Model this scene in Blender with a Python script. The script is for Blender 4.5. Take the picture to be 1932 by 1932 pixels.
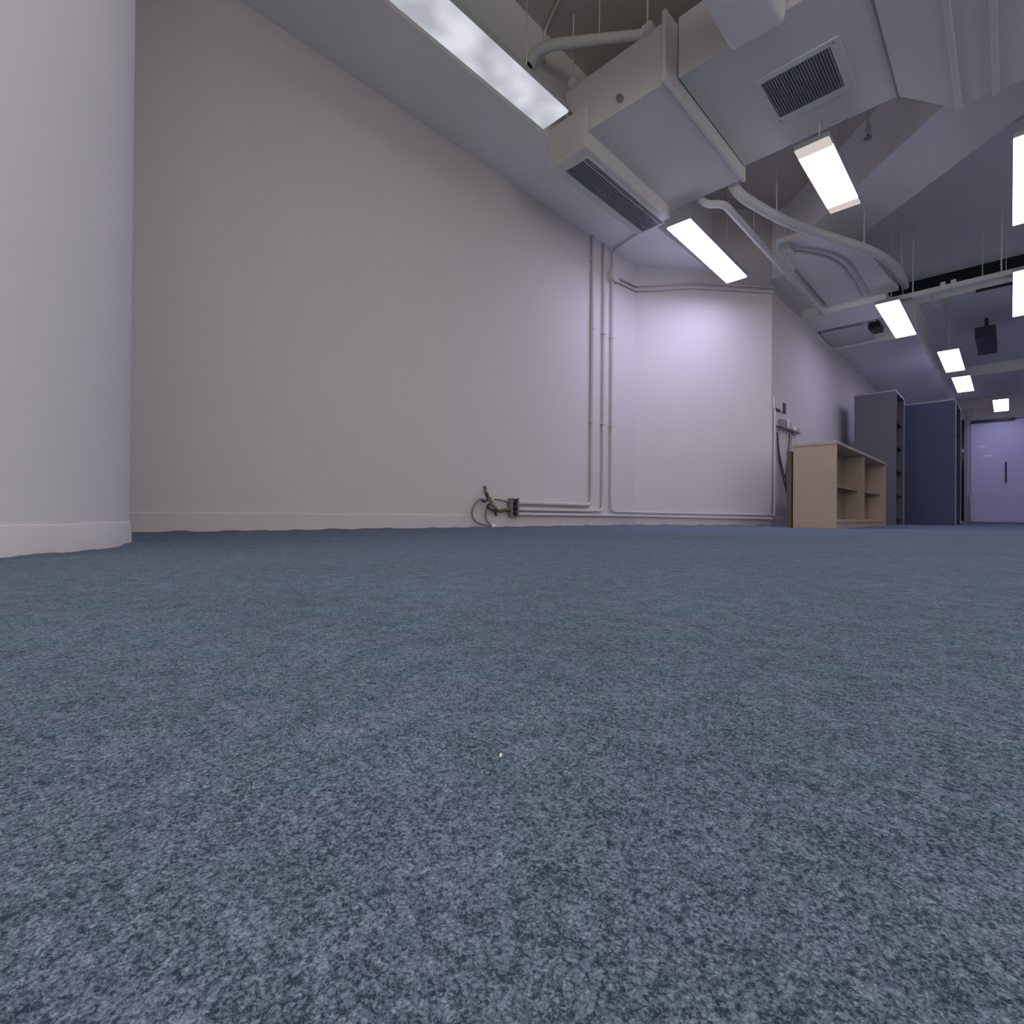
import bpy, bmesh, math, random
from mathutils import Vector, Matrix, noise
random.seed(7)
for o in list(bpy.data.objects):
    bpy.data.objects.remove(o)
sc = bpy.context.scene
COL = sc.collection

# ---------------------------------------------------------------- camera
EYE = 0.085
a, p, rho = math.radians(44.2), math.atan(6/966), math.atan(0.008)
F = Vector((-math.sin(a)*math.cos(p), math.cos(a)*math.cos(p), math.sin(p)))
R0 = Vector((math.cos(a), math.sin(a), 0)); U0 = R0.cross(F)
R = R0*math.cos(rho) + U0*math.sin(rho)
U = -R0*math.sin(rho) + U0*math.cos(rho)
cd = bpy.data.cameras.new('camera'); cam = bpy.data.objects.new('camera', cd); COL.objects.link(cam)
m = Matrix((R, U, -F)).transposed().to_4x4(); m.translation = Vector((0, 0, EYE))
cam.matrix_world = m
cd.sensor_width = 36; cd.lens = 18; cd.clip_start = 0.005; cd.clip_end = 60
sc.camera = cam

# ---------------------------------------------------------------- world / exposure
w = bpy.data.worlds.new('world'); sc.world = w; w.use_nodes = True
w.node_tree.nodes['Background'].inputs[0].default_value = (1.0, 0.94, 0.86, 1)
w.node_tree.nodes['Background'].inputs[1].default_value = 2.9
sc.view_settings.view_transform = 'Standard'; sc.view_settings.look = 'None'
sc.view_settings.gamma = 1; sc.view_settings.use_curve_mapping = False
sc.view_settings.exposure = -0.24
LAMP = 12.5            # strength of the fluorescent diffusers
SLAB = 3.15            # underside of the concrete slab
SOF = 2.5              # underside of the perimeter beams
YEND = 14.6

# ---------------------------------------------------------------- materials
def srgb(r, g, b):
    f = lambda c: (c/255/12.92 if c/255 <= .04045 else ((c/255+.055)/1.055)**2.4)
    return (f(r), f(g), f(b), 1)
MATS = {}
def mat(name, col, rough=0.6, metal=0.0, bump=0.0, bscale=60, var=0.06, vscale=3.0, spec=0.3):
    """painted / plain surface with a little procedural colour variation and relief"""
    mt = bpy.data.materials.new(name); mt.use_nodes = True
    nt = mt.node_tree; N = nt.nodes; L = nt.links; b = N['Principled BSDF']
    b.inputs['Roughness'].default_value = rough; b.inputs['Metallic'].default_value = metal
    b.inputs['Specular IOR Level'].default_value = spec
    tc = N.new('ShaderNodeTexCoord')
    n1 = N.new('ShaderNodeTexNoise'); n1.inputs['Scale'].default_value = vscale; n1.inputs['Detail'].default_value = 5
    L.new(tc.outputs['Object'], n1.inputs['Vector'])
    mx = N.new('ShaderNodeMixRGB')
    c = col
    mx.inputs[1].default_value = (c[0]*(1-var), c[1]*(1-var), c[2]*(1-var), 1)
    mx.inputs[2].default_value = (min(1, c[0]*(1+var)), min(1, c[1]*(1+var)), min(1, c[2]*(1+var)), 1)
    L.new(n1.outputs['Fac'], mx.inputs[0]); L.new(mx.outputs[0], b.inputs['Base Color'])
    if bump:
        n2 = N.new('ShaderNodeTexNoise'); n2.inputs['Scale'].default_value = bscale; n2.inputs['Detail'].default_value = 4
        L.new(tc.outputs['Object'], n2.inputs['Vector'])
        bp = N.new('ShaderNodeBump'); bp.inputs['Strength'].default_value = bump; bp.inputs['Distance'].default_value = 0.004
        L.new(n2.outputs['Fac'], bp.inputs['Height']); L.new(bp.outputs[0], b.inputs['Normal'])
    MATS[name] = mt
    return mt
WALL = mat('wall_paint', (0.69, 0.645, 0.635, 1), 0.85, bump=0.25, bscale=35, var=0.03, vscale=1.2)
COLP = mat('column_paint', (0.78, 0.755, 0.775, 1), 0.8, bump=0.35, bscale=25, var=0.02, vscale=4)
SKIRT = mat('skirting_paint', (0.72, 0.70, 0.70, 1), 0.7, bump=0.6, bscale=40, var=0.03, vscale=9)
BEAM = mat('beam_paint', (0.84, 0.82, 0.81, 1), 0.85, bump=0.3, bscale=30, var=0.03)
CONC = mat('slab_paint', (0.54, 0.505, 0.46, 1), 0.9, bump=0.5, bscale=14, var=0.08, vscale=2)
DUCT = mat('duct_paint', (0.70, 0.675, 0.66, 1), 0.6, bump=0.15, bscale=12, var=0.04)
PIPE = mat('pipe_paint', (0.66, 0.65, 0.64, 1), 0.55, var=0.03)
CONDUIT = mat('conduit_paint', (0.65, 0.605, 0.60, 1), 0.6, var=0.02)
LOUV = mat('grille_metal', (0.33, 0.33, 0.36, 1), 0.5, metal=0.2)
VOID_SHADE = mat('void_shade_paint', (0.02, 0.02, 0.025, 1), 0.9)  # near-black colour standing in for the shade inside the ceiling void
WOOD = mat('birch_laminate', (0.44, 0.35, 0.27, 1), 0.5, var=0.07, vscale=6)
WOODB = mat('birch_inner_shade', (0.27, 0.205, 0.165, 1), 0.6, var=0.07, vscale=6)  # birch darkened to paint the shade inside the bookcase
WOODM = mat('birch_divider_shade', (0.33, 0.26, 0.20, 1), 0.5, var=0.07, vscale=6)  # half-dark birch copy, milder painted shade for the divider
WOODD = mat('raw_board', (0.13, 0.10, 0.065, 1), 0.7, var=0.15, vscale=10)
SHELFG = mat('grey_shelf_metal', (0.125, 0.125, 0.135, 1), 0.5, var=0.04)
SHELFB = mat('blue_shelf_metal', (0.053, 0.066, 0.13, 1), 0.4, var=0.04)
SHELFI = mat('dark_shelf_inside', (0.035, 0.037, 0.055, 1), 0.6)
TRIMG = mat('grey_edge_metal', (0.30, 0.30, 0.35, 1), 0.4)
DOORM = mat('lilac_door_paint', (0.63, 0.61, 0.80, 1), 0.5, var=0.04)
FRAME = mat('door_frame_paint', (0.40, 0.39, 0.44, 1), 0.5)
BLACK = mat('black_plastic', (0.02, 0.02, 0.03, 1), 0.4)
FARB = mat('blue_black_metal', (0.045, 0.048, 0.075, 1), 0.6)
WHITE = mat('white_plastic', (0.82, 0.82, 0.84, 1), 0.35)
BEIGE = mat('beige_plastic', (0.58, 0.54, 0.42, 1), 0.5)
STEEL = mat('galvanised_steel', (0.33, 0.31, 0.28, 1), 0.45, metal=0.5, var=0.12, vscale=60)
WGRN = mat('green_yellow_wire', (0.19, 0.195, 0.075, 1), 0.5)
WBRN = mat('brown_wire', (0.10, 0.05, 0.04, 1), 0.5)
WGRY = mat('grey_wire', (0.22, 0.20, 0.22, 1), 0.5)
WPUR = mat('dark_cable', (0.07, 0.055, 0.09, 1), 0.5)
TAPE = mat('yellow_tape', (0.27, 0.25, 0.13, 1), 0.5)
HOUS = mat('lamp_housing', (0.34, 0.34, 0.35, 1), 0.45)
GLASSD = mat('dark_glass', (0.015, 0.018, 0.03, 1), 0.12, spec=0.6)

def lamp_mat(name, col, strength, mottled=False):
    mt = bpy.data.materials.new(name); mt.use_nodes = True
    nt = mt.node_tree; N = nt.nodes; L = nt.links
    N.remove(N['Principled BSDF'])
    em = N.new('ShaderNodeEmission'); em.inputs[0].default_value = col; em.inputs[1].default_value = strength
    L.new(em.outputs[0], N['Material Output'].inputs[0])
    if mottled:      # an old diffuser: the tubes show through it unevenly
        tc = N.new('ShaderNodeTexCoord'); n = N.new('ShaderNodeTexNoise')
        n.inputs['Scale'].default_value = 5.0; n.inputs['Detail'].default_value = 1
        L.new(tc.outputs['Object'], n.inputs['Vector'])
        mr = N.new('ShaderNodeMapRange')
        mr.inputs['From Min'].default_value = .35; mr.inputs['From Max'].default_value = .65
        mr.inputs['To Min'].default_value = strength*.68; mr.inputs['To Max'].default_value = strength*1.15
        L.new(n.outputs['Fac'], mr.inputs['Value']); L.new(mr.outputs[0], em.inputs[1])
    return mt
COOL = (0.82, 0.79, 1.0, 1)
GLOWN = lamp_mat('diffuser_glow_neutral', (0.97, 0.92, 0.94, 1), LAMP*.85)
GLOWS = lamp_mat('diffuser_glow_strong', (0.66, 0.64, 1.0, 1), LAMP*2.3)
GLOW = lamp_mat('diffuser_glow', COOL, LAMP)
GLOWB = lamp_mat('diffuser_glow_blue', (0.66, 0.62, 1.0, 1), LAMP*.85)
GLOWW = lamp_mat('diffuser_glow_warm', (1.0, 0.95, 0.90, 1), LAMP*1.0)
GLOWM = lamp_mat('diffuser_glow_mottled', (0.88, 0.89, 1.0, 1), 0.86, True)
GLOWE = lamp_mat('diffuser_end_glow', (1.0, 0.90, 0.86, 1), 0.75)

def carpet():
    mt = bpy.data.materials.new('carpet'); mt.use_nodes = True
    nt = mt.node_tree; N = nt.nodes; L = nt.links; b = N['Principled BSDF']
    b.inputs['Roughness'].default_value = 0.95; b.inputs['Specular IOR Level'].default_value = 0.1
    tc = N.new('ShaderNodeTexCoord')
    def nz(scale, detail=3, dist=0.0, rough=.5):
        n = N.new('ShaderNodeTexNoise'); n.inputs['Scale'].default_value = scale
        n.inputs['Detail'].default_value = detail; n.inputs['Distortion'].default_value = dist
        n.inputs['Roughness'].default_value = rough
        L.new(tc.outputs['Object'], n.inputs['Vector']); return n.outputs['Fac']
    def mul(x, k):
        q = N.new('ShaderNodeMath'); q.operation = 'MULTIPLY'; q.inputs[1].default_value = k; L.new(x, q.inputs[0]); return q.outputs[0]
    def add(x, y):
        q = N.new('ShaderNodeMath'); q.operation = 'ADD'; L.new(x, q.inputs[0]); L.new(y, q.inputs[1]); return q.outputs[0]
    vo = N.new('ShaderNodeTexVoronoi'); vo.inputs['Scale'].default_value = 900
    L.new(tc.outputs['Object'], vo.inputs['Vector'])
    fine = nz(950, 3, 1.6, .6); mid = nz(260, 3, .8); low = nz(45, 3); patch = nz(5, 4); big = nz(0.8, 3)
    h = add(mul(fine, .62), add(mul(mid, .26), mul(low, .12)))
    vd = mul(vo.outputs['Distance'], -.16)
    h2 = add(h, vd)
    ramp = N.new('ShaderNodeValToRGB'); e = ramp.color_ramp.elements
    e[0].position = .32; e[0].color = (0.038, 0.062, 0.092, 1)
    e[1].position = .58; e[1].color = (0.345, 0.430, 0.525, 1)
    e2 = ramp.color_ramp.elements.new(.45); e2.color = (0.170, 0.228, 0.298, 1)
    L.new(h2, ramp.inputs[0])
    mr = N.new('ShaderNodeMapRange'); mr.inputs['From Min'].default_value = .3; mr.inputs['From Max'].default_value = .7
    mr.inputs['To Min'].default_value = .86; mr.inputs['To Max'].default_value = 1.14
    L.new(add(mul(patch, .6), mul(big, .4)), mr.inputs['Value'])
    mx = N.new('ShaderNodeVectorMath'); mx.operation = 'SCALE'
    L.new(ramp.outputs[0], mx.inputs[0]); L.new(mr.outputs[0], mx.inputs['Scale'])
    hue = N.new('ShaderNodeMixRGB'); hue.blend_type = 'MULTIPLY'; hue.inputs[0].default_value = 1
    hr = N.new('ShaderNodeValToRGB'); hr.color_ramp.elements[0].position = .38; hr.color_ramp.elements[1].position = .62
    hr.color_ramp.elements[0].color = (.93, 1.0, .99, 1); hr.color_ramp.elements[1].color = (1.0, .955, 1.0, 1)
    L.new(nz(22, 3), hr.inputs[0]); L.new(mx.outputs[0], hue.inputs[1]); L.new(hr.outputs[0], hue.inputs[2])
    L.new(hue.outputs[0], b.inputs['Base Color'])
    bp = N.new('ShaderNodeBump'); bp.inputs['Strength'].default_value = 1.0; bp.inputs['Distance'].default_value = .0006
    L.new(h, bp.inputs['Height']); L.new(bp.outputs[0], b.inputs['Normal'])
    return mt
CARPET = carpet()

# ---------------------------------------------------------------- mesh helpers
def obj(name, bm, m, parent=None, smooth=False, loc=None):
    """link a bmesh as one object; with loc the vertices are given in world space and moved to that origin"""
    if loc is None and parent is not None: loc = None
    me = bpy.data.meshes.new(name)
    bmesh.ops.recalc_face_normals(bm, faces=bm.faces)
    org = Vector(loc) if loc is not None else Vector((0, 0, 0))
    if parent is not None: org = world_of(parent) if loc is None else org
    bmesh.ops.translate(bm, verts=bm.verts, vec=-org)
    bm.to_mesh(me); bm.free()
    if smooth:
        for f in me.polygons: f.use_smooth = True
    if smooth: me.set_sharp_from_angle(angle=math.radians(38))
    me.materials.append(m)
    o = bpy.data.objects.new(name, me); COL.objects.link(o)
    if parent is not None:
        o.parent = parent; o.location = org - world_of(parent)
        WORLD[o.name] = org.copy()
    else:
        o.location = org; WORLD[o.name] = org.copy()
    return o
WORLD = {}
def world_of(o): return WORLD.get(o.name, Vector((0, 0, 0)))
def thing(name, label, cat, loc, group=None):
    o = bpy.data.objects.new(name, None); o.empty_display_size = .1; COL.objects.link(o)
    o.location = loc; WORLD[o.name] = Vector(loc)
    o['label'] = label; o['category'] = cat
    if group: o['group'] = group
    return o
def tag(o, label, cat, group=None):
    o['label'] = label; o['category'] = cat
    if group: o['group'] = group
    return o
def struct(name, bm, m, parent=None, label=None, smooth=False):
    o = obj(name, bm, m, parent, smooth)
    if parent is None: o['kind'] = 'structure'
    if label: o['label'] = label
    return o
def box(x0, x1, y0, y1, z0, z1, bev=0.0, bm=None, seg=2):
    b = bmesh.new()
    bmesh.ops.create_cube(b, size=1)
    for v in b.verts:
        v.co = Vector(((x0+x1)/2+v.co.x*(x1-x0), (y0+y1)/2+v.co.y*(y1-y0), (z0+z1)/2+v.co.z*(z1-z0)))
    if bev:
        bmesh.ops.bevel(b, geom=b.edges[:], offset=bev, segments=seg, affect='EDGES', profile=.5)
    if bm is None: return b
    merge(bm, b); return bm
def merge(bm, b):
    me = bpy.data.meshes.new('tmp'); b.to_mesh(me); b.free(); bm.from_mesh(me); bpy.data.meshes.remove(me)
def prism(poly, z0, z1):
    b = bmesh.new()
    lo = [b.verts.new((x, y, z0)) for x, y in poly]; hi = [b.verts.new((x, y, z1)) for x, y in poly]
    b.faces.new(lo); b.faces.new(hi)
    n = len(poly)
    for i in range(n): b.faces.new((lo[i], lo[(i+1) % n], hi[(i+1) % n], hi[i]))
    return b
def hexa(lo, hi):
    """solid between two quads given as four points each"""
    b = bmesh.new(); A = [b.verts.new(q) for q in lo]; B = [b.verts.new(q) for q in hi]
    b.faces.new(A); b.faces.new(B)
    for i in range(4): b.faces.new((A[i], A[(i+1) % 4], B[(i+1) % 4], B[i]))
    return b
def fillet(pts, r, n=6):
    pts = [Vector(q) for q in pts]; out = [pts[0]]
    for i in range(1, len(pts)-1):
        A, B, C = pts[i-1], pts[i], pts[i+1]
        d1 = (A-B); d2 = (C-B); k = min(r, d1.length*.45, d2.length*.45)
        P, Q = B+d1.normalized()*k, B+d2.normalized()*k
        for j in range(n+1):
            t = j/n; out.append(P*(1-t)**2 + B*2*t*(1-t) + Q*t*t)
    out.append(pts[-1]); return out
def spline(pts, n=8):
    pts = [Vector(q) for q in pts]; P = [pts[0]]+pts+[pts[-1]]; out = []
    for i in range(1, len(P)-2):
        p0, p1, p2, p3 = P[i-1:i+3]
        for j in range(n):
            t = j/n
            out.append(.5*((2*p1)+(-p0+p2)*t+(2*p0-5*p1+4*p2-p3)*t*t+(-p0+3*p1-3*p2+p3)*t**3))
    out.append(pts[-1]); return out
def tube(pts, r, n=12, bm=None):
    b = bm or bmesh.new(); pts = [Vector(q) for q in pts]
    rings = []; t0 = (pts[1]-pts[0]).normalized()
    nrm = t0.orthogonal().normalized()
    for i, q in enumerate(pts):
        if i == 0: t = (pts[1]-q)
        elif i == len(pts)-1: t = (q-pts[i-1])
        else: t = (pts[i+1]-pts[i-1])
        t.normalize(); nrm = (nrm - t*nrm.dot(t)).normalized(); bi = t.cross(nrm)
        rr = r(i/(len(pts)-1)) if callable(r) else r
        rings.append([b.verts.new(q + (nrm*math.cos(2*math.pi*k/n)+bi*math.sin(2*math.pi*k/n))*rr) for k in range(n)])
    for i in range(len(rings)-1):
        for k in range(n):
            b.faces.new((rings[i][k], rings[i][(k+1) % n], rings[i+1][(k+1) % n], rings[i+1][k]))
    b.faces.new(rings[0]); b.faces.new(rings[-1])
    return b
def lathe(cx, cy, prof, n=48, a0=0, a1=2*math.pi):
    b = bmesh.new(); full = abs(a1-a0-2*math.pi) < 1e-6; rings = []
    cnt = n if full else n+1
    for r, z in prof:
        rings.append([b.verts.new((cx+r*math.cos(a0+(a1-a0)*k/n), cy+r*math.sin(a0+(a1-a0)*k/n), z)) for k in range(cnt)])
    for i in range(len(rings)-1):
        for k in range(n):
            b.faces.new((rings[i][k], rings[i][(k+1) % cnt], rings[i+1][(k+1) % cnt], rings[i+1][k]))
    if full: b.faces.new(rings[0]); b.faces.new(rings[-1])
    return b

# ================================================================ SETTING
XR, YB = 4.6, -3.4
CX, CY = -2.6, 4.365          # left wall meets the slanted wall
PX, PY = -1.715, 5.482        # slanted wall meets the far left wall
struct('floor', box(-3.0, XR+.2, YB-.2, YEND+.2, -.12, 0), CARPET)
struct('ceiling', box(-3.0, XR+.2, YB-.2, YEND+.2, SLAB, SLAB+.2), CONC)
struct('wall_left', box(-2.8, -2.6, YB-.2, CY+.12, 0, SLAB), WALL)
struct('wall_slanted', prism([(CX, CY), (PX, PY), (PX-.35, PY+.2), (CX-.2, CY+.12)], 0, SLAB), WALL)
struct('wall_far_left', box(PX-.2, PX, PY, YEND+.2, 0, SLAB), WALL)
struct('wall_end', box(PX-.2, XR+.2, YEND, YEND+.2, 0, SLAB), WALL)
# rear and right walls have tall windows that let daylight in behind the camera
bm = bmesh.new()
for q in ((-2.8, -2.3, 0, SLAB), (4.3, XR+.2, 0, SLAB), (-2.3, 4.3, 0, .35), (-2.3, 4.3, 2.25, SLAB)):
    box(q[0], q[1], YB-.2, YB, q[2], q[3], bm=bm)
struct('wall_back', bm, WALL)
bm = bmesh.new()
for q in ((YB-.2, YB+.3, 0, SLAB), (1.5, YEND+.2, 0, SLAB), (YB+.3, 1.5, 0, .35), (YB+.3, 1.5, 2.25, SLAB)):
    box(XR, XR+.2, q[0], q[1], q[2], q[3], bm=bm)
struct('wall_right', bm, WALL)
wf = bmesh.new()
for x in (-2.3, -.5, 1.3, 2.8, 4.25): box(x, x+.05, YB-.14, YB-.08, .35, 2.25, bm=wf)
for z in (.35, 2.2): box(-2.3, 4.3, YB-.14, YB-.08, z, z+.05, bm=wf)
struct('window_1', wf, FRAME)
wf = bmesh.new()
for y in (YB+.3, -1.6, 0, 1.45): box(XR+.08, XR+.14, y, y+.05, .35, 2.25, bm=wf)
for z in (.35, 2.2): box(XR+.08, XR+.14, YB+.3, 1.5, z, z+.05, bm=wf)
struct('window_2', wf, FRAME)

# skirtings -- hand-painted, with a wavering bottom where the carpet laps up
def strip(name, P, Q, nrm, h, t):
    P, Q, nrm = Vector(P), Vector(Q), Vector(nrm).normalized()
    b = bmesh.new(); n = max(2, int((Q-P).length/.03)); rows = []
    for i in range(n+1):
        c = P.lerp(Q, i/n)
        wob = noise.noise(c*6)*.0015
        rows.append([b.verts.new(c + nrm*k + Vector((0, 0, z))) for k, z in
                     ((0, 0), (t+wob, 0), (t+wob, h-.008+wob), (t*.3, h), (0, h))])
    for i in range(n):
        for k in range(4): b.faces.new((rows[i][k], rows[i][k+1], rows[i+1][k+1], rows[i+1][k]))
    b.faces.new(rows[0]); b.faces.new(rows[-1])
    return struct(name, b, WALL)
sn = (PY-CY, -(PX-CX), 0)
strip('baseboard_left', (CX, -4.5, 0), (CX, CY, 0), (1, 0, 0), .088, .005)
strip('baseboard_slanted', (CX, CY, 0), (PX, PY, 0), sn, .088, .005)
strip('baseboard_far_left', (PX, PY, 0), (PX, YEND, 0), (1, 0, 0), .088, .005)
def carpet_lip(pts, nrms, wdt=.05, hmax=.009, sc_=9):
    """the pile rising unevenly where the carpet is tucked against the skirting"""
    b = bmesh.new(); rows = []
    for q, n in zip(pts, nrms):
        q = Vector(q); n = Vector(n).normalized()
        hh = max(.0008, (noise.noise(q*sc_)+.25)*hmax + noise.noise(q*60)*.0015)
        rows.append([b.verts.new(q + n*d + Vector((0, 0, z))) for d, z in ((0, hh), (.006, hh), (wdt*.4, hh*.45), (wdt, .0002))])
    for i in range(len(rows)-1):
        for k in range(3): b.faces.new((rows[i][k], rows[i][k+1], rows[i+1][k+1], rows[i+1][k]))
    return b
floor = bpy.data.objects['floor']
def lin(P, Q, st=.02):
    P, Q = Vector(P), Vector(Q); n = int((Q-P).length/st); return [P.lerp(Q, i/n) for i in range(n+1)]
L1 = lin((CX+.009, -1, 0), (CX+.009, CY, 0)); obj('carpet_edge', carpet_lip(L1, [(1, 0, 0)]*len(L1)), CARPET, floor, True)
off = Vector(sn).normalized()*.009
L2 = lin(Vector((CX, CY, 0))+off, Vector((PX, PY, 0))+off); obj('carpet_edge', carpet_lip(L2, [sn]*len(L2), hmax=.014), CARPET, floor, True)

# perimeter beams and bulkheads under the slab
t = struct('trim_1', box(-2.6, -2.115, YB, 4.985, SOF, SLAB, .004), BEAM, label='broad grey beam running along the top of the left wall')
struct('trim_2', box(PX, -1.50, PY-.02, 6.5, 2.47, SLAB, .004), BEAM, label='narrow bulkhead over the far left wall beside the lilac pool of light')
# slanted deep beam
A1, B1 = Vector((-1.60, 6.20)), Vector((2.6, 2.25))
A2, B2 = Vector((-1.70, 5.575)), Vector((2.2, 1.75))
struct('trim_3', prism([tuple(A1), tuple(B1), tuple(B2), tuple(A2)], 2.70, SLAB), BEAM, label='wide slanted beam crossing the ceiling beyond the air duct')
# dropped panel by the far left wall
struct('trim_4', prism([(-1.44, 4.70), (-1.22, 4.70), (-.90, 5.25), (-.82, 6.50), (-1.44, 6.50)], 2.42, 2.46), BEAM, label='dropped ceiling panel carrying thin conduits')
struct('trim_10', box(-1.5, XR, 5.4, 8.17, 3.09, SLAB), BEAM, label='pale ceiling panel added to brighten the slab between the slanted beam and the dark void plate')  # added panel, its paler paint brightens a slab that renders too dark
struct('trim_5', box(PX, -.93, 6.5, 7.08, 2.36, 2.47, .004), BEAM, label='cross beam beyond the dropped panel')
# low ceiling of the far half, with a near-black plate painting shade above its front edge
struct('trim_6', box(PX, XR, 8.2, YEND, 2.80, SLAB), BEAM, label='lower ceiling over the far half of the room')
struct('trim_7', box(-1.15, XR, 8.17, 8.2, 2.93, SLAB), VOID_SHADE, label='near-black plate painted as the shade of the void at the front of the lower ceiling')
struct('trim_8', box(PX, -.83, 8.0, YEND, 2.36, 2.80, .004), BEAM, label='low bulkhead above the tall shelving')
struct('trim_9', box(PX, XR, 12.2, YEND, 2.62, 2.80, .004), BEAM, label='lowest ceiling panel in front of the end door')

# ---------------------------------------------------------------- round column
colm = thing('round_column', 'massive round column painted off-white at the left edge of the photo', 'column', (-1.857, -.404, 0))
obj('shaft', lathe(-1.857, -.404, [(.690, 0.0), (.690, SLAB)], 96), COLP, colm, True)
prof = [(.680, .0), (.696, .0), (.6945, .048), (.692, .058), (.680, .066)]
b = lathe(-1.857, -.404, prof, 160)
for v in b.verts:
    d = Vector((v.co.x+1.857, v.co.y+.404, 0))
    if d.length > .688:
        k = noise.noise(Vector((v.co.x*9, v.co.y*9, v.co.z*20)))*.003
        v.co += d.normalized()*k
        if v.co.z > .04: v.co.z += noise.noise(Vector((v.co.x*5, v.co.y*5, 3)))*.006
obj('skirting', b, COLP, colm, True)
pts = []; nr = []
for i in range(400):
    an = -.9+2.6*i/399
    pts.append((-1.857+.700*math.cos(an), -.404+.700*math.sin(an), 0)); nr.append((math.cos(an), math.sin(an), 0))
obj('carpet_edge', carpet_lip(pts, nr, wdt=.03, hmax=.011, sc_=11), CARPET, floor, True)

# ================================================================ CEILING LIGHTS
def lamp(x0, x1, y0, y1, label, glow, z=2.25, rz=0, warm_ends=False, body=True):
    cx, cy = (x0+x1)/2, (y0+y1)/2
    t = thing('ceiling_light', label, 'light', (cx, cy, z), 'fluorescent ceiling lights')
    wd, ln = x1-x0, y1-y0
    obj('housing', box(x0-.003, x1+.003, y0-.003, y1+.003, z+.003, z+.032, .003), HOUS, t)
    e = .085 if warm_ends else 0
    d = obj('diffuser', box(x0, x1, y0+e, y1-e, z-.008, z+.005, .006 if not warm_ends else .003), glow, t)
    if warm_ends:
        for q0, q1 in ((y0, y0+e), (y1-e, y1)):
            obj('end_cap', box(x0, x1, q0, q1, z-.008, z+.005, .003), GLOWE, t)
    top = SLAB
    if cy > 12.2: top = 2.62
    elif cy > 8.2: top = 2.80
    for yy in (y0+ln*.2, y1-ln*.2):
        tt = top
        obj('hanging_rod', tube([(cx, yy, z+.03), (cx, yy, tt+.002)], .004, 8), PIPE, t, True)
    if rz: t.rotation_euler = (0, 0, rz)
    return t
lamp(-1.875, -1.695, .955, 2.155, 'long dim mottled ceiling light nearest the camera, cut by the top edge', GLOWM)
lamp(-1.865, -1.685, 3.55, 4.755, 'long bright ceiling light between the fan coil unit and the slanted wall', GLOWS, rz=.025)
lamp(-.918, -.738, 3.315, 4.165, 'bright ceiling light with dimmer warm ends below the duct return grille', GLOWW, warm_ends=True)
lamp(-.985, -.79, 6.29, 7.59, 'bright ceiling light under the cable tray beyond the curved pipe', GLOWB)
lamp(-.68, -.47, 8.62, 9.88, 'fourth light of the receding row, just above the blue shelving, nearer of the close pair', GLOWB)
lamp(-.645, -.435, 10.35, 11.58, 'farther of the close pair of ceiling lights above the shelving', GLOWB)
lamp(-.228, -.02, 12.8, 14.15, 'small far ceiling light directly above the end door', GLOWB)
lamp(.012, .20, 4.06, 5.255, 'ceiling light cut by the right edge, the higher of the two there', GLOW)
lamp(.018, .21, 6.27, 7.63, 'ceiling light cut by the right edge, the lower of the two there', GLOWB)
HID = [(-.9, -2.4), (-.45, .1), (.5, -1.6), (.6, 1.2), (2.1, -2.4), (2.1, .3), (2.1, 4.1), (2.1, 7.3), (2.1, 10.3), (3.6, 1.0), (3.6, 5.0), (3.6, 9.0)]
HLAB = ['ceiling light behind the camera beside the round column', 'ceiling light just right of the branch duct, over the camera', 'ceiling light behind the camera near the rear window middle',
        'ceiling light right above the camera, beyond the right edge', 'ceiling light at the rear window, far right of the camera', 'second row ceiling light level with the camera', 'second row ceiling light beyond the air duct',
        'second row ceiling light below the dark void plate', 'second row ceiling light in the far half of the room', 'window side ceiling light nearest the rear wall', 'window side ceiling light in the middle of the room', 'window side ceiling light in the far half of the room', 'spare']
for i, (x, y) in enumerate(HID):
    lamp(x, x+.18, y, y+1.2, HLAB[i], GLOWN if y < 8 else GLOWB)

# ================================================================ FAN COIL UNIT
u = thing('fan_coil_unit', 'white boxy fan coil unit hung under the slab with a slotted outlet facing down', 'air conditioner', (-1.7, 3.05, 2.4))
obj('body', box(-1.99, -1.33, 2.50, 3.60, 2.40, 2.73, .006), DUCT, u)
obj('outlet_plenum', box(-2.112, -1.825, 2.485, 3.545, 2.30, 2.55, .006), DUCT, u)
fl = bmesh.new()
box(-1.326, -1.302, 2.470, 3.615, 2.388, 2.765, .005, bm=fl)
obj('flange', fl, DUCT, u)
g = bmesh.new()
for q in ((-2.062, -1.860, 2.555, 2.572), (-2.062, -1.860, 3.530, 3.547), (-2.062, -2.048, 2.572, 3.530), (-1.874, -1.860, 2.572, 3.530)):
    box(q[0], q[1], q[2], q[3], 2.292, 2.302, bm=g)
gr = obj('outlet_grille', g, PIPE, u)
obj('grille_back', box(-2.048, -1.874, 2.572, 3.530, 2.2985, 2.3005), LOUV, gr)
for i in range(9):
    x = -2.038+i*.0193
    s = box(x-.0015, x+.0015, 2.572, 3.530, 2.2895, 2.2985)
    obj('slat', s, LOUV if i != 7 else DUCT, gr)
for x, y in ((-1.92, 2.50), (-1.415, 2.50), (-1.92, 3.60), (-1.415, 3.60)):
    yy = y-.02 if y < 3 else y+.02
    br = obj('bracket', box(x-.03, x+.03, min(y, yy)-.015, max(y, yy)+.015, 2.715, 2.755, .003), DUCT, u)
    obj('hanging_rod', tube([(x, yy, 2.74), (x, yy, SLAB+.002)], .005, 8), PIPE, br, True)
obj('drain_cap', tube([(-1.59, 2.502, 2.455), (-1.59, 2.47, 2.455)], .018, 14), STEEL, u, True)
obj('drain_cap', tube([(-1.945, 2.502, 2.56), (-1.945, 2.475, 2.56)], .012, 14), STEEL, u, True)

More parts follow.
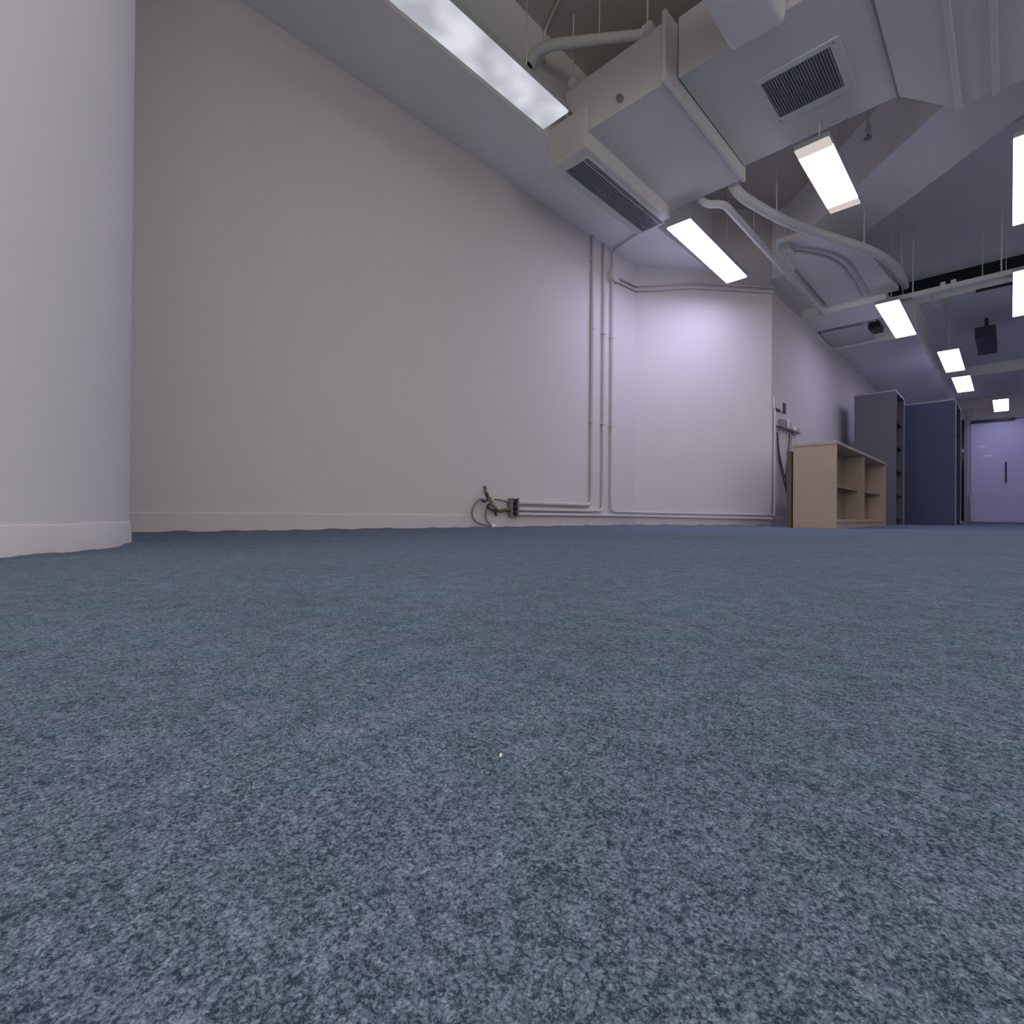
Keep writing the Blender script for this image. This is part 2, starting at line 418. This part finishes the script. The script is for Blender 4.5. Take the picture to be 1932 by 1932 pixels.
# ================================================================ MAIN DUCT
d = thing('air_duct', 'large white painted rectangular air duct running right from the fan coil unit', 'duct', (-.8, 3.08, 2.47))
obj('duct_section', box(-1.297, -.456, 2.60, 3.575, 2.470, 2.80, .005), DUCT, d)
obj('seam', box(-.462, -.450, 2.595, 3.60, 2.462, 2.81, .002), TRIMG, d)
# flared transition
obj('transition', hexa([(-.450, 2.60, 2.462), (-.450, 3.565, 2.462), (-.450, 3.565, 2.82), (-.450, 2.60, 2.82)],
                       [(-.215, 2.45, 2.462), (-.215, 3.905, 2.462), (-.215, 3.905, 2.82), (-.215, 2.45, 2.82)]), DUCT, d)
obj('duct_section', box(-.215, 2.6, 2.45, 3.905, 2.470, 2.82, .006), DUCT, d)
for x in (-.215, -.06):
    obj('flange', box(x-.012, x+.016, 2.43, 3.915, 2.452, 2.83, .004), DUCT, d)
for x, y in ((-.9, 2.585), (-.9, 3.59), (.3, 2.44), (.3, 3.92), (1.8, 2.44), (1.8, 3.92)):
    obj('hanging_rod', tube([(x, y, 2.50), (x, y, SLAB+.002)], .005, 8), PIPE, d, True)
# return grille set in the underside
g = bmesh.new()
X0, X1, Y0, Y1 = -.985, -.655, 2.948, 3.272
fx0, fx1, fy0, fy1 = -1.006, -.610, 2.912, 3.328
for q in ((fx0, fx1, fy0, Y0), (fx0, fx1, Y1, fy1), (fx0, X0, Y0, Y1), (X1, fx1, Y0, Y1)):
    box(q[0], q[1], q[2], q[3], 2.462, 2.472, bm=g)
gr = obj('return_grille', g, DUCT, d)
obj('grille_back', box(X0, X1, Y0, Y1, 2.4685, 2.4695), LOUV, gr)
for i in range(24):
    x = X0+.008+i*(X1-X0-.016)/23
    b = hexa([(x-.0015, Y0, 2.458), (x+.0015, Y0, 2.458), (x+.005, Y0, 2.469), (x+.002, Y0, 2.469)],
             [(x-.0015, Y1, 2.458), (x+.0015, Y1, 2.458), (x+.005, Y1, 2.469), (x+.002, Y1, 2.469)])
    obj('slat', b, LOUV, gr)
for x, y in ((-.635, 2.93), (-.99, 3.3)):
    obj('screw', tube([(x, y, 2.463), (x, y, 2.459)], .006, 10), LOUV, gr)
# branch duct reaching back over the camera
b = hexa([(-.985, -1.2, 2.36), (-.745, -1.2, 2.36), (-.745, -1.2, 2.62), (-.985, -1.2, 2.62)],
         [(-.985, 2.535, 2.36), (-.745, 2.555, 2.36), (-.745, 2.597, 2.62), (-.985, 2.597, 2.62)])
bmesh.ops.bevel(b, geom=b.edges[:], offset=.028, segments=4, affect='EDGES', profile=.5)
br = obj('branch_section', b, BEAM, d, True); br['label'] = 'rounded branch coming from the top edge of the photo'
obj('collar', box(-.992, -.738, 1.2, 1.23, 2.353, 2.63, .006), BEAM, br)
for yy in (-.6, 1.215):
    for x in (-.96, -.77):
        obj('hanging_rod', tube([(x, yy, 2.60), (x, yy, SLAB+.002)], .005, 8), PIPE, br, True)

# ================================================================ PIPES AND CABLE RUNS
def pipe(name, pts, r, label, cat, m=PIPE, fr=.08, n=14, clips=()):
    c = fillet(pts, fr); t = thing(name, label, cat, pts[0])
    obj('pipe_run', tube(c, r, n), m, t, True)
    for q in clips:
        obj('clip', q, m, t)
    return t
SB = SLAB+.002
# pipe parallel to the far left wall
t = pipe('ceiling_pipe', [(-1.66, 3.63, 2.47), (-1.60, 3.63, 2.36), (-1.485, 3.70, 2.35), (-1.485, 6.49, 2.35)], .026,
         'straight white ceiling pipe running from the fan coil unit along the far left wall', 'pipe')
for y in (4.3, 5.1):
    obj('hanging_rod', tube([(-1.485, y, 2.37), (-1.485, y, SB)], .004, 8), PIPE, t, True)
# bigger insulated pipe that swings round
cp = spline([(-1.415, 3.665, 2.45), (-1.375, 3.76, 2.38), (-1.27, 4.152, 2.36), (-1.179, 4.424, 2.36), (-1.087, 4.657, 2.36), (-.981, 4.91, 2.36), (-.889, 5.161, 2.37), (-.816, 5.467, 2.39), (-.772, 5.89, 2.43), (-.774, 6.277, 2.47), (-.794, 6.73, 2.53)], 5)
t = thing('insulated_pipe', 'thick white insulated pipe curving across the ceiling below the slanted beam', 'pipe', (-1.0, 5.4, 2.55))
obj('pipe_run', tube(cp, .036, 16), PIPE, t, True)
for q, zt in (((-1.27, 4.152, 2.37), SB), ((-.889, 5.161, 2.38), 2.702), ((-.775, 6.3, 2.48), 3.092)):
    obj('hanging_rod', tube([q, (q[0], q[1], zt)], .005, 8), PIPE, t, True)
# conduits fixed below the dropped panel
zz = 2.412
for nm, pts, lab in (
    ('conduit', [(-1.36, 4.80, zz), (-1.15, 5.12, zz), (-1.06, 5.52, zz), (-1.06, 6.40, zz)], 'thin conduit on the dropped panel, bending nearest the curved pipe'),
    ('conduit', [(-1.38, 4.88, zz), (-1.20, 5.17, zz), (-1.12, 5.55, zz), (-1.12, 6.40, zz)], 'thin conduit on the dropped panel, farther from the curved pipe')):
    c = spline(pts, 6); o = obj(nm, tube(c, .011, 10), PIPE, None, True, loc=pts[0]); tag(o, lab, 'conduit')
jb = thing('junction_box', 'small white junction box where the thin conduits start on the dropped panel', 'junction box', (-1.39, 4.81, 2.37))
obj('box_body', box(-1.43, -1.34, 4.74, 4.88, 2.37, 2.42, .006), PIPE, jb)
obj('cover_screw', tube([(-1.385, 4.81, 2.372), (-1.385, 4.81, 2.366)], .006, 8), STEEL, jb)
# cable tray
t = thing('cable_tray', 'long pale cable tray crossing the ceiling in front of the dark void plate', 'cable tray', (.5, 6.62, 2.36))
b = bmesh.new(); box(-.93, 3.4, 6.60, 6.68, 2.355, 2.363, bm=b); box(-.93, 3.4, 6.595, 6.601, 2.355, 2.40, bm=b); box(-.93, 3.4, 6.679, 6.685, 2.355, 2.40, bm=b)
obj('tray', b, PIPE, t)
for x in (-.72, -.06, .9, 2.0):
    obj('hanging_rod', tube([(x, 6.64, 2.36), (x, 6.64, SB)], .007 if x < 0 else .005, 8), PIPE, t, True)
for x in (-.48, -.40):
    obj('clamp', box(x-.02, x+.02, 6.585, 6.695, 2.35, 2.43, .004), PIPE, t)
# black strip painting the shade of the gap seen under the tray
t = thing('gap_shade_strip', 'thin black strip painted as gap shade beside the right edge just under the cable tray', 'painted shade', (-.1, 6.95, 2.37))
obj('slot', box(-.25, .02, 6.93, 6.965, 2.372, 2.392), BLACK, t)
for x in (-.2, -.03):
    obj('hanging_rod', tube([(x, 6.947, 2.39), (x, 6.947, SB)], .003, 8), PIPE, t, True)
# drop pipe bending away under the low ceiling
o = obj('drain_pipe', tube(fillet([(-.62, 6.69, 2.40), (-.60, 6.95, 2.42), (-.57, 8.0, 2.55), (-.57, 8.25, 2.802)], .1), .015, 10), PIPE, None, True, loc=(-.62, 6.69, 2.40))
tag(o, 'slim pale pipe leaving the cable tray towards the far ceiling', 'pipe')
# white pipe above the fan coil unit
t = pipe('drainage_pipe', [(-2.085, 2.285, 2.845), (-2.05, 2.305, 2.90), (-1.95, 2.345, 2.90), (-1.35, 2.83, 2.92)], .030,
         'white ceiling pipe with an elbow above the nearest light', 'pipe', fr=.04)
obj('pipe_socket', tube([(-2.10, 2.278, 2.825), (-2.07, 2.293, 2.868)], .036, 14), PIPE, t, True)
obj('hanging_rod', tube([(-1.75, 2.51, 2.92), (-1.75, 2.51, SB)], .004, 8), PIPE, t, True)
obj('outlet_hole', tube([(-2.103, 2.277, 2.822), (-2.100, 2.278, 2.826)], .024, 14), BLACK, t)
# thin conduit on the slab
o = obj('conduit', tube(fillet([(-1.45, 1.9, 3.135), (-1.90, 2.33, 3.135), (-2.10, 2.42, 3.135), (-2.10, 2.42, 2.93)], .05), .009, 10), PIPE, None, True, loc=(-1.9, 2.3, 3.1))
tag(o, 'very thin conduit crossing the slab by the pipe elbow near the top edge', 'conduit')
o = obj('conduit', tube([(-.75, 6.05, 3.135), (2.5, 6.13, 3.135)], .014, 10), PIPE, None, True, loc=(0, 6.07, 3.1))
tag(o, 'long thin conduit crossing the slab between the slanted beam and the right edge', 'conduit')
# sprinkler
t = thing('sprinkler_head', 'small sprinkler on a drop pipe right of the warm ended light', 'sprinkler', (-.72, 4.30, 2.75))
obj('drop_pipe', tube([(-.72, 4.30, SB), (-.72, 4.30, 2.80)], .010, 10), PIPE, t, True)
obj('socket', tube([(-.72, 4.30, 2.83), (-.72, 4.30, 2.79)], .020, 12), PIPE, t, True)
obj('deflector', lathe(-.72, 4.30, [(.002, 2.79), (.008, 2.785), (.008, 2.765), (.026, 2.76), (.026, 2.755), (.002, 2.754)], 16), STEEL, t, True)
t = thing('pipe_bracket', 'dark little bracket cluster in the gap above the warm ended light', 'bracket', (-.95, 4.2, 2.83))
obj('strut', box(-1.05, -.80, 4.13, 4.16, 2.90, 2.93, .003), LOUV, t)
for x in (-1.02, -.83):
    obj('hanging_rod', tube([(x, 4.145, 2.92), (x, 4.145, SB)], .005, 8), LOUV, t, True)
    obj('pipe_clamp', tube([(x, 4.11, 2.885), (x, 4.18, 2.885)], .022, 12), LOUV, t, True)

# duct box below the cross beam + dark bracket
t = thing('duct_box', 'grey duct box tucked behind the cross beam at the far left wall', 'duct', (-1.45, 7.6, 2.40))
obj('box_body', box(-1.71, -1.24, 7.26, 7.88, 2.37, 2.60, .01), DUCT, t)
obj('collar', box(-1.70, -1.26, 7.20, 7.26, 2.39, 2.58, .004), LOUV, t)
for x in (-1.6, -1.35):
    obj('hanging_rod', tube([(x, 7.6, 2.58), (x, 7.6, SB)], .005, 8), PIPE, t, True)
t = thing('ceiling_speaker', 'small black bracket mounted loudspeaker beside the duct box', 'speaker', (-1.17, 7.55, 2.40))
obj('speaker_body', box(-1.225, -1.12, 7.45, 7.72, 2.38, 2.46, .012), BLACK, t)
obj('hanging_rod', tube([(-1.17, 7.58, 2.45), (-1.17, 7.58, SB)], .006, 8), BLACK, t, True)
# dark box hanging in the distance
t = thing('ceiling_projector', 'dark box hanging under the far ceiling right of the row of lights', 'projector', (-.22, 9.3, 2.42))
obj('box_body', box(-.33, -.13, 8.9, 9.9, 2.42, 2.56, .015), FARB, t)
obj('mount_plate', box(-.30, -.16, 9.2, 9.6, 2.56, 2.575), FARB, t)
obj('mount_pole', tube([(-.23, 9.4, 2.57), (-.23, 9.4, 2.802)], .02, 12), FARB, t, True)

# ================================================================ LEFT WALL: CONDUITS, SOCKET, WIRES
cr = .0125; wx = CX+.022
def onw(y, z): return (wx, y, z)
sv = Vector((PX-CX, PY-CY, 0)).normalized(); so = Vector(sn).normalized()*.022
def ons(s, z, extra=0): q = Vector((CX, CY, 0))+sv*s+so*(1+extra); return (q.x, q.y, z)
SL = (Vector((PX, PY, 0))-Vector((CX, CY, 0))).length
def wallpipe(pts, lab, r=cr, clips=()):
    t = thing('wall_conduit', lab, 'conduit', pts[0], 'conduits on the left wall')
    obj('conduit_run', tube(fillet(pts, .07), r, 12), CONDUIT, t, True)
    for c in clips: obj('saddle_clip', box(CX, CX+.038, c[0]-.022, c[0]+.022, c[1]-.008, c[1]+.008, .003), CONDUIT, t)
    return t
wallpipe([onw(2.70, .178), onw(3.63, .178), onw(3.63, 2.50)], 'left upright conduit of the three on the wall, turning left to the socket box', .016, [(3.63, .9), (3.63, 1.7), (3.63, 2.3)])
wallpipe([onw(2.70, .128), onw(3.80, .128), onw(3.80, 2.50)], 'middle upright conduit of the three on the wall, turning left to the socket box', .013, [(3.80, .9), (3.80, 1.7)])
wallpipe([onw(3.93, 2.22), onw(3.93, .125), onw(4.355, .122), ons(.10, .120), ons(SL, .108)], 'right upright conduit of the three, curving right along the foot of the slanted wall', cr, [(3.93, .9), (3.93, 1.7)])
wallpipe([onw(2.70, .093), onw(4.355, .088), ons(.10, .086), ons(SL, .068)], 'lowest horizontal conduit running just above the skirting to the wall corner', cr)
jb = thing('wall_junction_box', 'small pale junction box at the head of the right upright conduit', 'junction box', (CX, 3.93, 2.24))
obj('box_body', box(CX, CX+.05, 3.88, 3.99, 2.20, 2.29, .005), CONDUIT, jb)
obj('cover', box(CX+.05, CX+.056, 3.885, 3.985, 2.205, 2.285, .002), WALL, jb)
t = thing('wall_conduit', 'horizontal pair of conduits high on the slanted wall starting at the junction box', 'conduit', onw(3.97, 2.26), 'conduits on the left wall')
obj('conduit_run', tube(fillet([onw(3.98, 2.265), onw(4.345, 2.30), ons(.05, 2.31), ons(.60, 2.375), ons(SL, 2.38)], .05), .011, 10), CONDUIT, t, True)
obj('conduit_run', tube(fillet([onw(3.98, 2.235), onw(4.345, 2.26), ons(.05, 2.265), ons(.60, 2.33), ons(SL, 2.335)], .05), .011, 10), CONDUIT, t, True)
t = thing('wall_conduit', 'thin conduit rising from the junction box and crossing under the beam', 'conduit', onw(3.95, 2.28), 'conduits on the left wall')
obj('conduit_run', tube(fillet([onw(3.93, 2.28), onw(3.93, 2.485), (-2.12, 3.80, 2.488)], .03), .009, 10), CONDUIT, t, True)

# open back box with knocked-out holes
t = thing('socket_box', 'open metal back box with dark holes low on the left wall', 'socket', (CX, 2.655, .10))
b = bmesh.new()
y0, y1, z0, z1 = 2.625, 2.70, .075, .205
box(CX, CX+.004, y0, y1, z0, z1, bm=b)
for q in ((y0, y0+.003, z0, z1), (y1-.003, y1, z0, z1), (y0, y1, z0, z0+.003), (y0, y1, z1-.003, z1)):
    box(CX, CX+.042, q[0], q[1], q[2], q[3], bm=b)
obj('back_box', b, STEEL, t)
for z in (.097, .132, .168):
    obj('knockout', box(CX+.005, CX+.030, y0+.012, y1-.012, z-.011, z+.013, .004), BLACK, t)
obj('face_strap', box(CX+.040, CX+.044, y0-.004, y0+.012, z0-.006, z1+.006), STEEL, t)
obj('face_strap', box(CX+.040, CX+.044, y1-.012, y1+.004, z0-.006, z1+.006), STEEL, t)
# tangled wires
t = thing('loose_wires', 'tangle of green, yellow and brown wires sprouting from the open socket box', 'wires', (-2.56, 2.45, .03))
def wire(pts, r, m, nm='wire'):
    c = spline([(-2.56+(q[2] if len(q) > 2 else 0), q[0], q[1]) for q in pts], 8)
    obj(nm, tube(c, r*1.35, 8), m, t, True)
wire([(2.640, .112, -.02), (2.568, .117), (2.52, .110), (2.474, .117), (2.43, .165), (2.39, .205), (2.362, .238, .01), (2.345, .268, .02)], .0055, WBRN)
wire([(2.640, .120, -.02), (2.56, .127), (2.50, .120), (2.45, .148), (2.415, .175, .01), (2.388, .215, .01), (2.37, .236, .015)], .006, WGRN)
wire([(2.46, .135, .01), (2.43, .150, .015), (2.405, .185, .015), (2.39, .198, .015)], .011, TAPE, 'tape_wrap')
wire([(2.640, .172, -.02), (2.55, .187), (2.50, .192), (2.463, .193)], .005, WGRY)
wire([(2.43, .160), (2.40, .155), (2.385, .140, .01), (2.41, .125, .01), (2.44, .118), (2.47, .10), (2.474, .078)], .006, WBRN)
wire([(2.40, .190), (2.368, .186), (2.32, .190), (2.29, .168), (2.262, .13), (2.252, .100), (2.262, .062), (2.30, .035), (2.36, .018), (2.42, .008, .01)], .0042, WGRY)
wire([(2.40, .160), (2.380, .120), (2.376, .090), (2.380, .060), (2.395, .036), (2.43, .010, .015)], .0045, WGRY)
wire([(2.36, .236, .01), (2.350, .262, .02), (2.342, .280, .02)], .0085, WGRY, 'connector')
wire([(2.415, .008, .015), (2.432, .010, .02), (2.448, .014, .02)], .010, WHITE, 'plug')
wire([(2.39, .19), (2.365, .178), (2.335, .187)], .007, WBRN)

# ================================================================ FAR LEFT WALL: SWITCH BOX, LEDGE, CABLES
t = thing('switch_box', 'small grey wall box with a dark recess beside the slanted wall corner', 'switch', (PX, 5.7, 1.2))
obj('back_plate', box(PX, PX+.012, 5.53, 5.86, 1.185, 1.305, .003), PIPE, t)
obj('recess', box(PX+.008, PX+.020, 5.80, 5.88, 1.18, 1.285, .003), BLACK, t)
obj('recess', box(PX+.008, PX+.020, 5.56, 5.70, 1.17, 1.195, .003), BLACK, t)
t = thing('wall_ledge', 'narrow grey ledge on brackets below the switch box', 'shelf', (PX, 5.9, 1.02))
obj('ledge_board', box(PX, PX+.05, 5.56, 6.30, 1.010, 1.028, .003), TRIMG, t)
for y in (5.7, 6.15): obj('bracket', box(PX, PX+.035, y-.008, y+.008, .975, 1.010), TRIMG, t)
t = thing('power_adapter', 'left white plug block standing on the wall ledge', 'adapter', (PX+.03, 5.93, 1.028), 'white plug blocks on the wall ledge')
obj('adapter_body', box(PX+.005, PX+.045, 5.885, 5.985, 1.028, 1.115, .006), WHITE, t)
obj('face', box(PX+.045, PX+.049, 5.90, 5.97, 1.045, 1.10, .001), BEIGE, t)
t = thing('power_adapter', 'right white plug block, lower and wider, on the wall ledge end', 'adapter', (PX+.03, 6.24, 1.028), 'white plug blocks on the wall ledge')
obj('adapter_body', box(PX+.005, PX+.045, 6.13, 6.31, 1.028, 1.078, .008), WHITE, t)
obj('face', box(PX+.045, PX+.049, 6.16, 6.28, 1.036, 1.07, .001), BEIGE, t)
t = thing('meter_box', 'small grey box left of the white plug blocks on the ledge', 'box', (PX+.03, 5.77, 1.028))
obj('box_body', box(PX+.005, PX+.04, 5.70, 5.84, 1.028, 1.10, .005), STEEL, t)
obj('lid', box(PX+.04, PX+.045, 5.705, 5.835, 1.032, 1.096, .001), TRIMG, t)
wy = PX+.015
o = obj('corner_conduit', tube([(wy, 5.54, 1.18), (wy, 5.54, .10)], .010, 10), CONDUIT, None, True, loc=(wy, 5.54, .1)); tag(o, 'thin vertical conduit beside the slanted wall corner under the switch box', 'conduit')
o = obj('corner_conduit', tube([(wy, 6.12, .975), (wy, 6.12, .03)], .008, 10), CONDUIT, None, True, loc=(wy, 6.12, .03)); tag(o, 'thin vertical conduit dropping from the ledge towards the bookcase', 'conduit')
t = thing('hanging_cable', 'dark cable bundle drooping down the wall behind the bookcase end', 'cable', (PX+.03, 5.7, .0))
def cab(pts, r):
    obj('cable', tube(spline(pts, 8), r, 8), WPUR, t, True)
cab([(PX+.02, 5.60, .95), (PX+.02, 5.63, .78), (PX+.02, 5.70, .60), (PX+.03, 5.80, .45), (PX+.04, 5.86, .30), (PX+.05, 5.88, .10), (PX+.06, 5.90, .02)], .007)
cab([(PX+.02, 5.61, .93), (PX+.02, 5.66, .74), (PX+.03, 5.76, .56), (PX+.04, 5.90, .42), (PX+.06, 6.02, .36)], .007)
cab([(PX+.02, 6.00, .98), (PX+.02, 5.97, .80), (PX+.03, 5.86, .60), (PX+.04, 5.82, .42), (PX+.05, 5.86, .20), (PX+.06, 5.84, .02)], .006)

# ================================================================ BOOKCASE
bx0, bx1, by0, by1, bh = -1.283, -.973, 4.64, 6.86, .690
bk = thing('low_bookcase', 'low pale birch double-sided bookcase with two bays of shelves by the wall', 'bookcase', ((bx0+bx1)/2, (by0+by1)/2, 0))
T_ = .025
obj('side_panel', box(bx0, bx1, by0, by0+T_, 0, bh-T_, .002), WOOD, bk)
obj('side_panel', box(bx0, bx1, by1-T_, by1, 0, bh-T_, .002), WOOD, bk)
obj('top_panel', box(bx0-.004, bx1+.006, by0-.004, by1+.004, bh-T_, bh, .002), WOOD, bk)
obj('bottom_panel', box(bx0, bx1-.004, by0+T_, by1-T_, .045, .045+T_, .002), WOOD, bk)
obj('plinth', box(bx0+.02, bx1-.012, by0+T_, by1-T_, 0, .045), WOOD, bk)
ym = 5.72; xm = -1.135
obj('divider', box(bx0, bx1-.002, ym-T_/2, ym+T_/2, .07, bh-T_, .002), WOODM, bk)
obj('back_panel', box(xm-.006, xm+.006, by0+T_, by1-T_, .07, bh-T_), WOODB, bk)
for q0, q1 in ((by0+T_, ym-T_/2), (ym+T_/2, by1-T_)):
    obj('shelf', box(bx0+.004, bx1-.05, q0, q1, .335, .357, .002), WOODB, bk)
o = thing('leaning_board', 'dark raw board standing upright behind the bookcase end', 'board', (-1.31, 5.4, 0))
obj('board_panel', box(-1.335, -1.300, 4.665, 6.5, 0, .635, .003), WOODD, o)
obj('edge_strip', box(-1.337, -1.298, 4.660, 4.666, 0, .637), WOODD, o)

# ================================================================ TALL SHELVING
def shelving(x0, x1, y0, y1, h, label, m, open_m, shelves, edge=TRIMG):
    t = thing('tall_shelving', label, 'shelving', ((x0+x1)/2, (y0+y1)/2, 0))
    obj('side_panel', box(x0, x1, y0, y0+.02, 0, h-.02, .002), m, t)
    obj('side_panel', box(x0, x1, y1-.02, y1, 0, h-.02, .002), m, t)
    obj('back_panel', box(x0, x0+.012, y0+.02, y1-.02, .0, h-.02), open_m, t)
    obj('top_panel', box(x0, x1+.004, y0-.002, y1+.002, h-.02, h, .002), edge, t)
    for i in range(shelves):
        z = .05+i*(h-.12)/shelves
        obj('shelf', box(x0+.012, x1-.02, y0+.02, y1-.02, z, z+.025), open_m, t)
    for y in (y0+.001, y1-.031):
        obj('front_post', box(x1-.002, x1+.012, y, y+.03, 0, h-.02, .002), edge if y > y0+.1 or m is SHELFB else m, t)
    return t
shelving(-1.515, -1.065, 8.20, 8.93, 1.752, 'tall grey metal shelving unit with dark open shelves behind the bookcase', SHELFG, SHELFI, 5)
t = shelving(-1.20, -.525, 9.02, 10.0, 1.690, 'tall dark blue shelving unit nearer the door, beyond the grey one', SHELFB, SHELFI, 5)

# ================================================================ END WALL: DOOR
D = struct('door_1', (lambda b: [box(-.66, -.60, YEND-.06, YEND, 0, 2.20, .004, bm=b), box(.30, .36, YEND-.06, YEND, 0, 2.20, .004, bm=b), box(-.60, .30, YEND-.06, YEND, 2.13, 2.20, .004, bm=b)] and b)(bmesh.new()), FRAME)
obj('door_leaf', box(-.595, .295, YEND-.045, YEND-.005, .02, 2.12, .003), DOORM, D)
hd = obj('door_handle', tube(fillet([(-.06, YEND-.045, 1.25), (-.06, YEND-.10, 1.25), (-.06, YEND-.10, .84), (-.06, YEND-.045, .84)], .03), .012, 10), BLACK, D, True)
obj('door_closer', box(-.595, .07, YEND-.10, YEND-.045, 2.10, 2.155, .006), BLACK, D)
for x, z in ((-.405, 1.60), (-.335, 1.395)):
    obj('sign_plate', box(x-.065, x+.065, YEND-.052, YEND-.045, z-.022, z+.022, .002), WHITE, D)
t = thing('notice_frame', 'narrow dark glass side light between the shelving and the end door', 'panel', (-.75, YEND-.03, 0))
obj('glass', box(-.79, -.70, YEND-.03, YEND-.015, .05, 2.2), GLASSD, t)
obj('frame_post', box(-.84, -.79, YEND-.05, YEND, 0, 2.25, .003), BLACK, t)
obj('frame_post', box(-.70, -.66, YEND-.05, YEND, 0, 2.25, .003), LOUV, t)
obj('mid_rail', box(-.79, -.70, YEND-.045, YEND, 1.50, 1.58, .003), FRAME, t)
t = thing('exit_box', 'small beige box above the left end of the door closer', 'box', (-.62, YEND-.04, 2.3))
obj('box_body', box(-.66, -.58, YEND-.07, YEND, 2.24, 2.44, .008), BEIGE, t)
obj('cover', box(-.655, -.585, YEND-.074, YEND-.07, 2.25, 2.43, .001), BEIGE, t)
t = thing('rolled_paper', 'thin pale greenish roll leaning by the left door jamb', 'roll', (-.58, YEND-.12, 0))
obj('paper_roll', tube([(-.57, YEND-.16, 0), (-.60, YEND-.085, .62)], .022, 12), BEIGE, t, True)
obj('end_ring', tube([(-.5695, YEND-.161, .0), (-.571, YEND-.157, .02)], .024, 12), WOODD, t)

# small white crumb on the carpet
b = bmesh.new(); bmesh.ops.create_icosphere(b, subdivisions=1, radius=.0007)
for v in b.verts: v.co = Vector((v.co.x*.8, v.co.y, v.co.z*1.3))+Vector((-.128, .127, .0007))
o = obj('crumb', b, WHITE, None, loc=(-.128, .127, 0)); tag(o, 'tiny white crumb lying on the carpet in the middle foreground', 'crumb')
